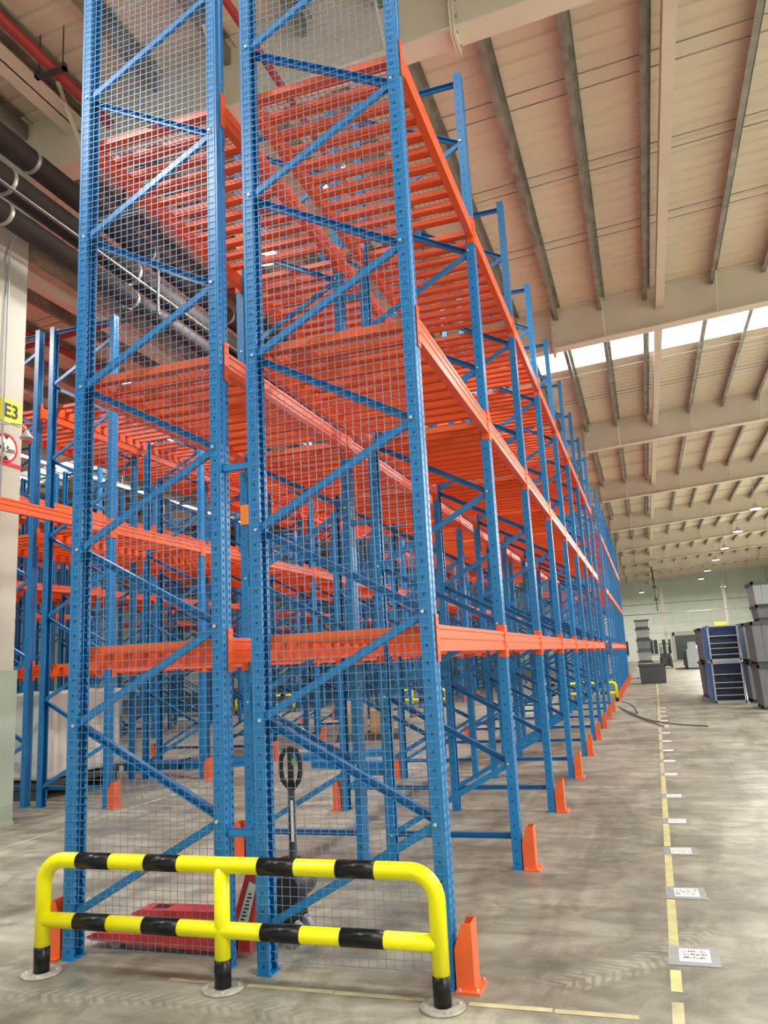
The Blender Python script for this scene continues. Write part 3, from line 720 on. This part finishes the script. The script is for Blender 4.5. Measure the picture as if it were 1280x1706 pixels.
pipe('cable', 'curled black cable beside the far orange guards', smooth_path([(.14, 20.2, .018), (.34, 19.2, .018), (.52, 17.6, .018), (.61, 15.7, .018)]), .010, m_rubber, 'cable', 8)

# ------------------------------------------------------------------ right side: blue crate racks and grey bins
def blue_crate(x0, y0, z0, w, d, h, label, grp):
    t = thing('folding_crate_rack', label, 'crate rack', (x0, y0, z0), 0, grp)
    mb = MB(); p = .035
    for x in (0, w-p):
        for yy in (0, d-p): mb.box(x, yy, 0, x+p, yy+p, h)
    for z in (0.03, h-p): 
        mb.box(0, 0, z, w, p, z+p); mb.box(0, d-p, z, w, d, z+p); mb.box(0, 0, z, p, d, z+p); mb.box(w-p, 0, z, w, d, z+p)
    put('steel_frame', mb.mesh('steel_frame', m_frame), t)
    bm = bmesh.new(); side = MB()
    nseg = 8
    for i in range(nseg):
        a, b = d*(i/nseg)*.94+.03, d*((i+1)/nseg)*.94+.03
        side.box(-.025-.02*math.sin(PI*(i+.5)/nseg)-.006*(i % 2), a, .06, -.002, b, h-.03)
    bm.free()
    put('blue_side_cover', side.mesh('blue_side_cover', m_bluep), t)
    put('back_panel', MB().box(.03, .13, .06, w-.03, .15, h-.03).mesh('back_panel', m_navy), t)
    for k, z in enumerate((.19, .36, .50, .70)):
        s_ = put('shelf_tray', MB().prism([(.02, h*z), (.12, h*z), (.12, h*z+.13), (.105, h*z+.13), (.105, h*z+.015), (.02, h*z+.015)], 'x', p, w-p).mesh('shelf_tray', m_navy), t)
        put('front_rail', MB().box(p, .0, h*z-.008, w-p, .02, h*z+.012).mesh('front_rail', m_frame), s_)
    put('foot_rail', MB().box(0, 0, 0, w, .05, .03).box(0, d-.05, 0, w, d, .03).mesh('foot_rail', m_frame), t)
g_ = 'blue folding crate racks by the right aisle'
blue_crate(2.50, 18.36, 0, .74, 1.9, 1.02, 'lower blue crate rack with grey frame beside the grey bins', g_)
blue_crate(2.50, 18.36, 1.04, .74, 1.9, .92, 'upper blue crate rack stacked beside the grey bins', g_)
def grey_bin(x0, y0, z0, w, d, h, label, m_=m_grey, grp='grey plastic bins by the right aisle', feet=True, ribs=True):
    t = thing('plastic_bin', label, 'bin', (x0, y0, z0), 0, grp)
    mb = MB(); f = .07 if feet else 0
    mb.taper(0, 0, w, d, f, h-.05, .03); 
    if ribs:
        for i in range(1, 5):
            x = w*i/5; mb.add([(x-.02, .026, f+.06), (x+.02, .026, f+.06), (x+.02, -.012, h-.08), (x-.02, -.012, h-.08), (x-.02, .04, f+.06), (x+.02, .04, f+.06), (x+.02, .02, h-.08), (x-.02, .02, h-.08)], [(0, 1, 2, 3), (4, 7, 6, 5), (0, 3, 7, 4), (1, 5, 6, 2), (3, 2, 6, 7), (0, 4, 5, 1)])
    put('bin_body', mb.mesh('bin_body', m_), t)
    mb = MB(); mb.box(-.025, -.025, h-.07, w+.025, .02, h); mb.box(-.025, d-.02, h-.07, w+.025, d+.025, h); mb.box(-.025, -.025, h-.07, .02, d+.025, h); mb.box(w-.02, -.025, h-.07, w+.025, d+.025, h)
    put('rim', mb.mesh('rim', m_greyd), t)
    if feet:
        mb = MB()
        for yy in (.05, d/2-.05, d-.15): put('foot_skid', MB().box(.03, yy, 0, w-.03, yy+.1, .07).mesh('foot_skid', m_greyd), t)
grey_bin(3.34, 18.2, 0, .9, 1.3, 1.0, 'lower grey bin right behind the blue crate racks', m_greyl)
grey_bin(3.34, 18.2, 1.0, .9, 1.3, .97, 'upper grey bin right behind the blue crate racks', m_greyl)
grey_bin(3.28, 15.7, 0, 1.1, 1.3, .98, 'bottom grey bin of the tall stack at the right edge')
grey_bin(3.26, 15.7, .98, 1.1, 1.3, .96, 'second grey bin up the tall stack at the right edge')
grey_bin(3.44, 15.9, 1.94, .95, 1.1, .38, 'shallow grey bin third up the stack at the right edge', m_grey)
grey_bin(3.40, 15.8, 2.32, 1.0, 1.2, .52, 'topmost grey bin of the stack at the right edge', m_greyl, feet=False)
grey_bin(2.42, 20.4, 0, .8, 2.0, 1.0, 'lower grey bin standing behind the blue crate racks, aisle side', m_grey)
grey_bin(2.42, 20.4, 1.0, .8, 2.0, .95, 'upper grey bin standing behind the blue crate racks, aisle side', m_grey)
grey_bin(.56, 31.3, 0, 1.06, 1.2, .80, 'dark grey lidded bin alone on the aisle floor', m_greyd, grp=None, ribs=False)
# stack behind it
for i, (z, h, m_, nm) in enumerate(((.50, .30, m_white, 'bottom'), (.80, .55, m_greyl, 'second'), (1.36, .55, m_grey, 'third'), (1.92, .52, m_greyl, 'fourth'), (2.45, .42, m_greyl, 'fifth'))):
    grey_bin(.50, 38.0, z, .66, 1.0, h, '%s box of the tall grey stack past the lone bin' % nm, m_, 'stacked boxes past the lone bin', ribs=False)
tw = thing('white_cabinet', 'low white cabinet under the tall grey box stack', 'cabinet', (.35, 37.9, 0))
put('cabinet_body', MB().box(0, 0, .04, .85, 1.1, .50).mesh('cabinet_body', m_white), tw)
for k in range(3): put('drawer_front', MB().box(.02, -.02, .07+.14*k, .83, 0, .19+.14*k).mesh('drawer_front', m_frame), tw)
put('plinth', MB().box(.02, .02, 0, .83, 1.08, .04).mesh('plinth', m_greyd), tw)
ch = thing('forklift', 'small dark forklift seen near the far wall windows', 'forklift', (1.75, 56, 0))
put('chassis', MB().box(0, 0, .12, .8, 1.3, .75).box(.05, .9, .75, .75, 1.3, 1.0).mesh('chassis', m_greyd), ch)
put('overhead_guard', MB().box(.05, .3, 1.65, .75, 1.2, 1.7).box(.05, .3, .7, .09, .34, 1.65).box(.71, .3, .7, .75, .34, 1.65).box(.05, 1.16, .7, .09, 1.2, 1.65).box(.71, 1.16, .7, .75, 1.2, 1.65).mesh('overhead_guard', m_black), ch)
put('mast', MB().box(.12, -.12, .1, .2, 0, 1.5).box(.6, -.12, .1, .68, 0, 1.5).mesh('mast', m_greyd), ch)
for x in (-.02, .72):
    for yy in (.25, 1.05): put('wheel', MB().tube([(x, yy, .17), (x+.1, yy, .17)], .17, 14).mesh('wheel', m_rubber, True), ch)
# machinery along the far right of the aisle
for i, (x, y, w_, d, h, m_) in enumerate(((3.3, 50, 1.0, 6, 1.7, m_greyl), (3.9, 58, .8, 5, 1.3, m_colgreen), (4.3, 66, 1.0, 5, 1.5, m_white), (5.6, 72, 1.4, 3, 1.2, m_grey))):
    t = thing('packing_machine', ['grey wrapped machine block beyond the blue crates', 'green workbench line beyond the grey machine', 'white cabinet line near the far door', 'grey machine right of the far door'][i], 'machine', (x, y, 0))
    put('housing', MB().box(0, 0, .1, w_, d, h*.75).box(.1, .2, h*.75, w_*.6, d*.7, h).mesh('housing', m_), t)
    mb = MB()
    for k in range(4): mb.box(0, d*k/4+.1, 0, w_, d*k/4+.2, .1)
    put('foot', mb.mesh('foot', m_greyd), t)
    for k in range(3): put('side_panel', MB().box(-.02, d*k/3+.1, .2, 0, d*(k+1)/3-.1, h*.65).mesh('side_panel', m_greyl if i != 0 else m_grey), t)

# ------------------------------------------------------------------ left: dust-sheeted stack, steel bundles, carton pallet
def sheeted():
    t = thing('sheeted_stack', 'waist high stack under a white dust sheet behind the left rack', 'covered stack', (-6.74, 5.30, 0), 0)
    bm = bmesh.new(); bmesh.ops.create_cube(bm, size=1.0); bmesh.ops.scale(bm, vec=(.86, 1.56, 1.06), verts=bm.verts)
    bmesh.ops.translate(bm, vec=(0, 0, .78), verts=bm.verts)
    bmesh.ops.subdivide_edges(bm, edges=bm.edges, cuts=22, use_grid_fill=True)
    from mathutils import noise
    for v in bm.verts:
        n = noise.noise(Vector((v.co.x*2.3, v.co.y*2.3, v.co.z*.8)))*.06+noise.noise(v.co*7)*.015
        k = max(0, min(1, (1.24-v.co.z)))
        v.co.x += n*(1.5 if abs(v.co.x) > .42 else .3); v.co.y -= n*.8; v.co.z += noise.noise(Vector((v.co.x*1.5, v.co.y*1.5, 3)))*.05*(v.co.z > .6)
    me = bpy.data.meshes.new('dust_sheet'); bm.to_mesh(me); bm.free(); me.materials.append(m_sheet)
    me.polygons.foreach_set('use_smooth', [True]*len(me.polygons))
    put('dust_sheet', me, t)
    put('pallet', MB().box(-.40, -.74, 0, .40, -.64, .14).box(-.40, -.05, 0, .40, .05, .14).box(-.40, .64, 0, .40, .74, .14).box(-.42, -.76, .14, .42, .76, .22).mesh('pallet', m_greyd), t)
sheeted()
def bundle(x, y, rz, n, L, label):
    t = thing('beam_bundle', label, 'steel parts', (x, y, 0), rz, 'loose rack steel lying on the floor')
    me = MB().box(-L/2, -.05, 0, L/2, .05, .05).mesh('loose_profile', m_bluefar)
    for i in range(n):
        put('loose_profile', me, t, ((i % 2)*.05, (i % 4)*.12-.2, .0+.055*(i//4)), random.uniform(-.01, .01))
    put('strap', MB().box(-.2, -.27, 0, -.17, .23, .006+.055*((n+3)//4)).mesh('strap', m_black), t)
bundle(-6.0, 7.6, .25, 8, 2.2, 'blue steel profiles lying on the floor under the left rack')
bundle(-3.9, 8.5, .5, 7, 1.6, 'blue steel profiles lying in the first left aisle')
bundle(-3.2, 7.4, -.2, 6, 1.3, 'smaller pile of blue profiles in the first left aisle')
pc = thing('pallet', 'dark timber pallet carrying cartons in the first left aisle', 'pallet', (-4.45, 11.45, 0), .3)
for yy in (-.4, 0, .4): put('runner', MB().box(-.6, yy-.05, 0, .6, yy+.05, .10).mesh('runner', m_wood), pc)
for k in range(7): put('deck_board', MB().box(-.6+.178*k, -.46, .10, -.46+.178*k, .46, .13).mesh('deck_board', m_wood), pc)
def carton(x, y, z, a, b, c, rz, label, m_):
    t = thing('carton', label, 'carton', (x, y, z), rz, None)
    put('carton_body', MB().box(-a/2, -b/2, 0, a/2, b/2, c).mesh('carton_body', m_), t)
    put('tape_strip', MB().box(-a/2-.001, -.025, c*.75, a/2+.001, .025, c+.001).mesh('tape_strip', m_ftape), t)
carton(-4.70, 11.30, .13, .5, .5, .35, .3, 'brown carton at the left of the aisle pallet', m_carton)
carton(-4.17, 11.45, .13, .45, .5, .42, .36, 'brown carton at the right of the aisle pallet', m_carton)
carton(-4.67, 11.33, .482, .42, .4, .25, .5, 'pinkish wrapped carton on top of the left pallet carton', m_cartonp)
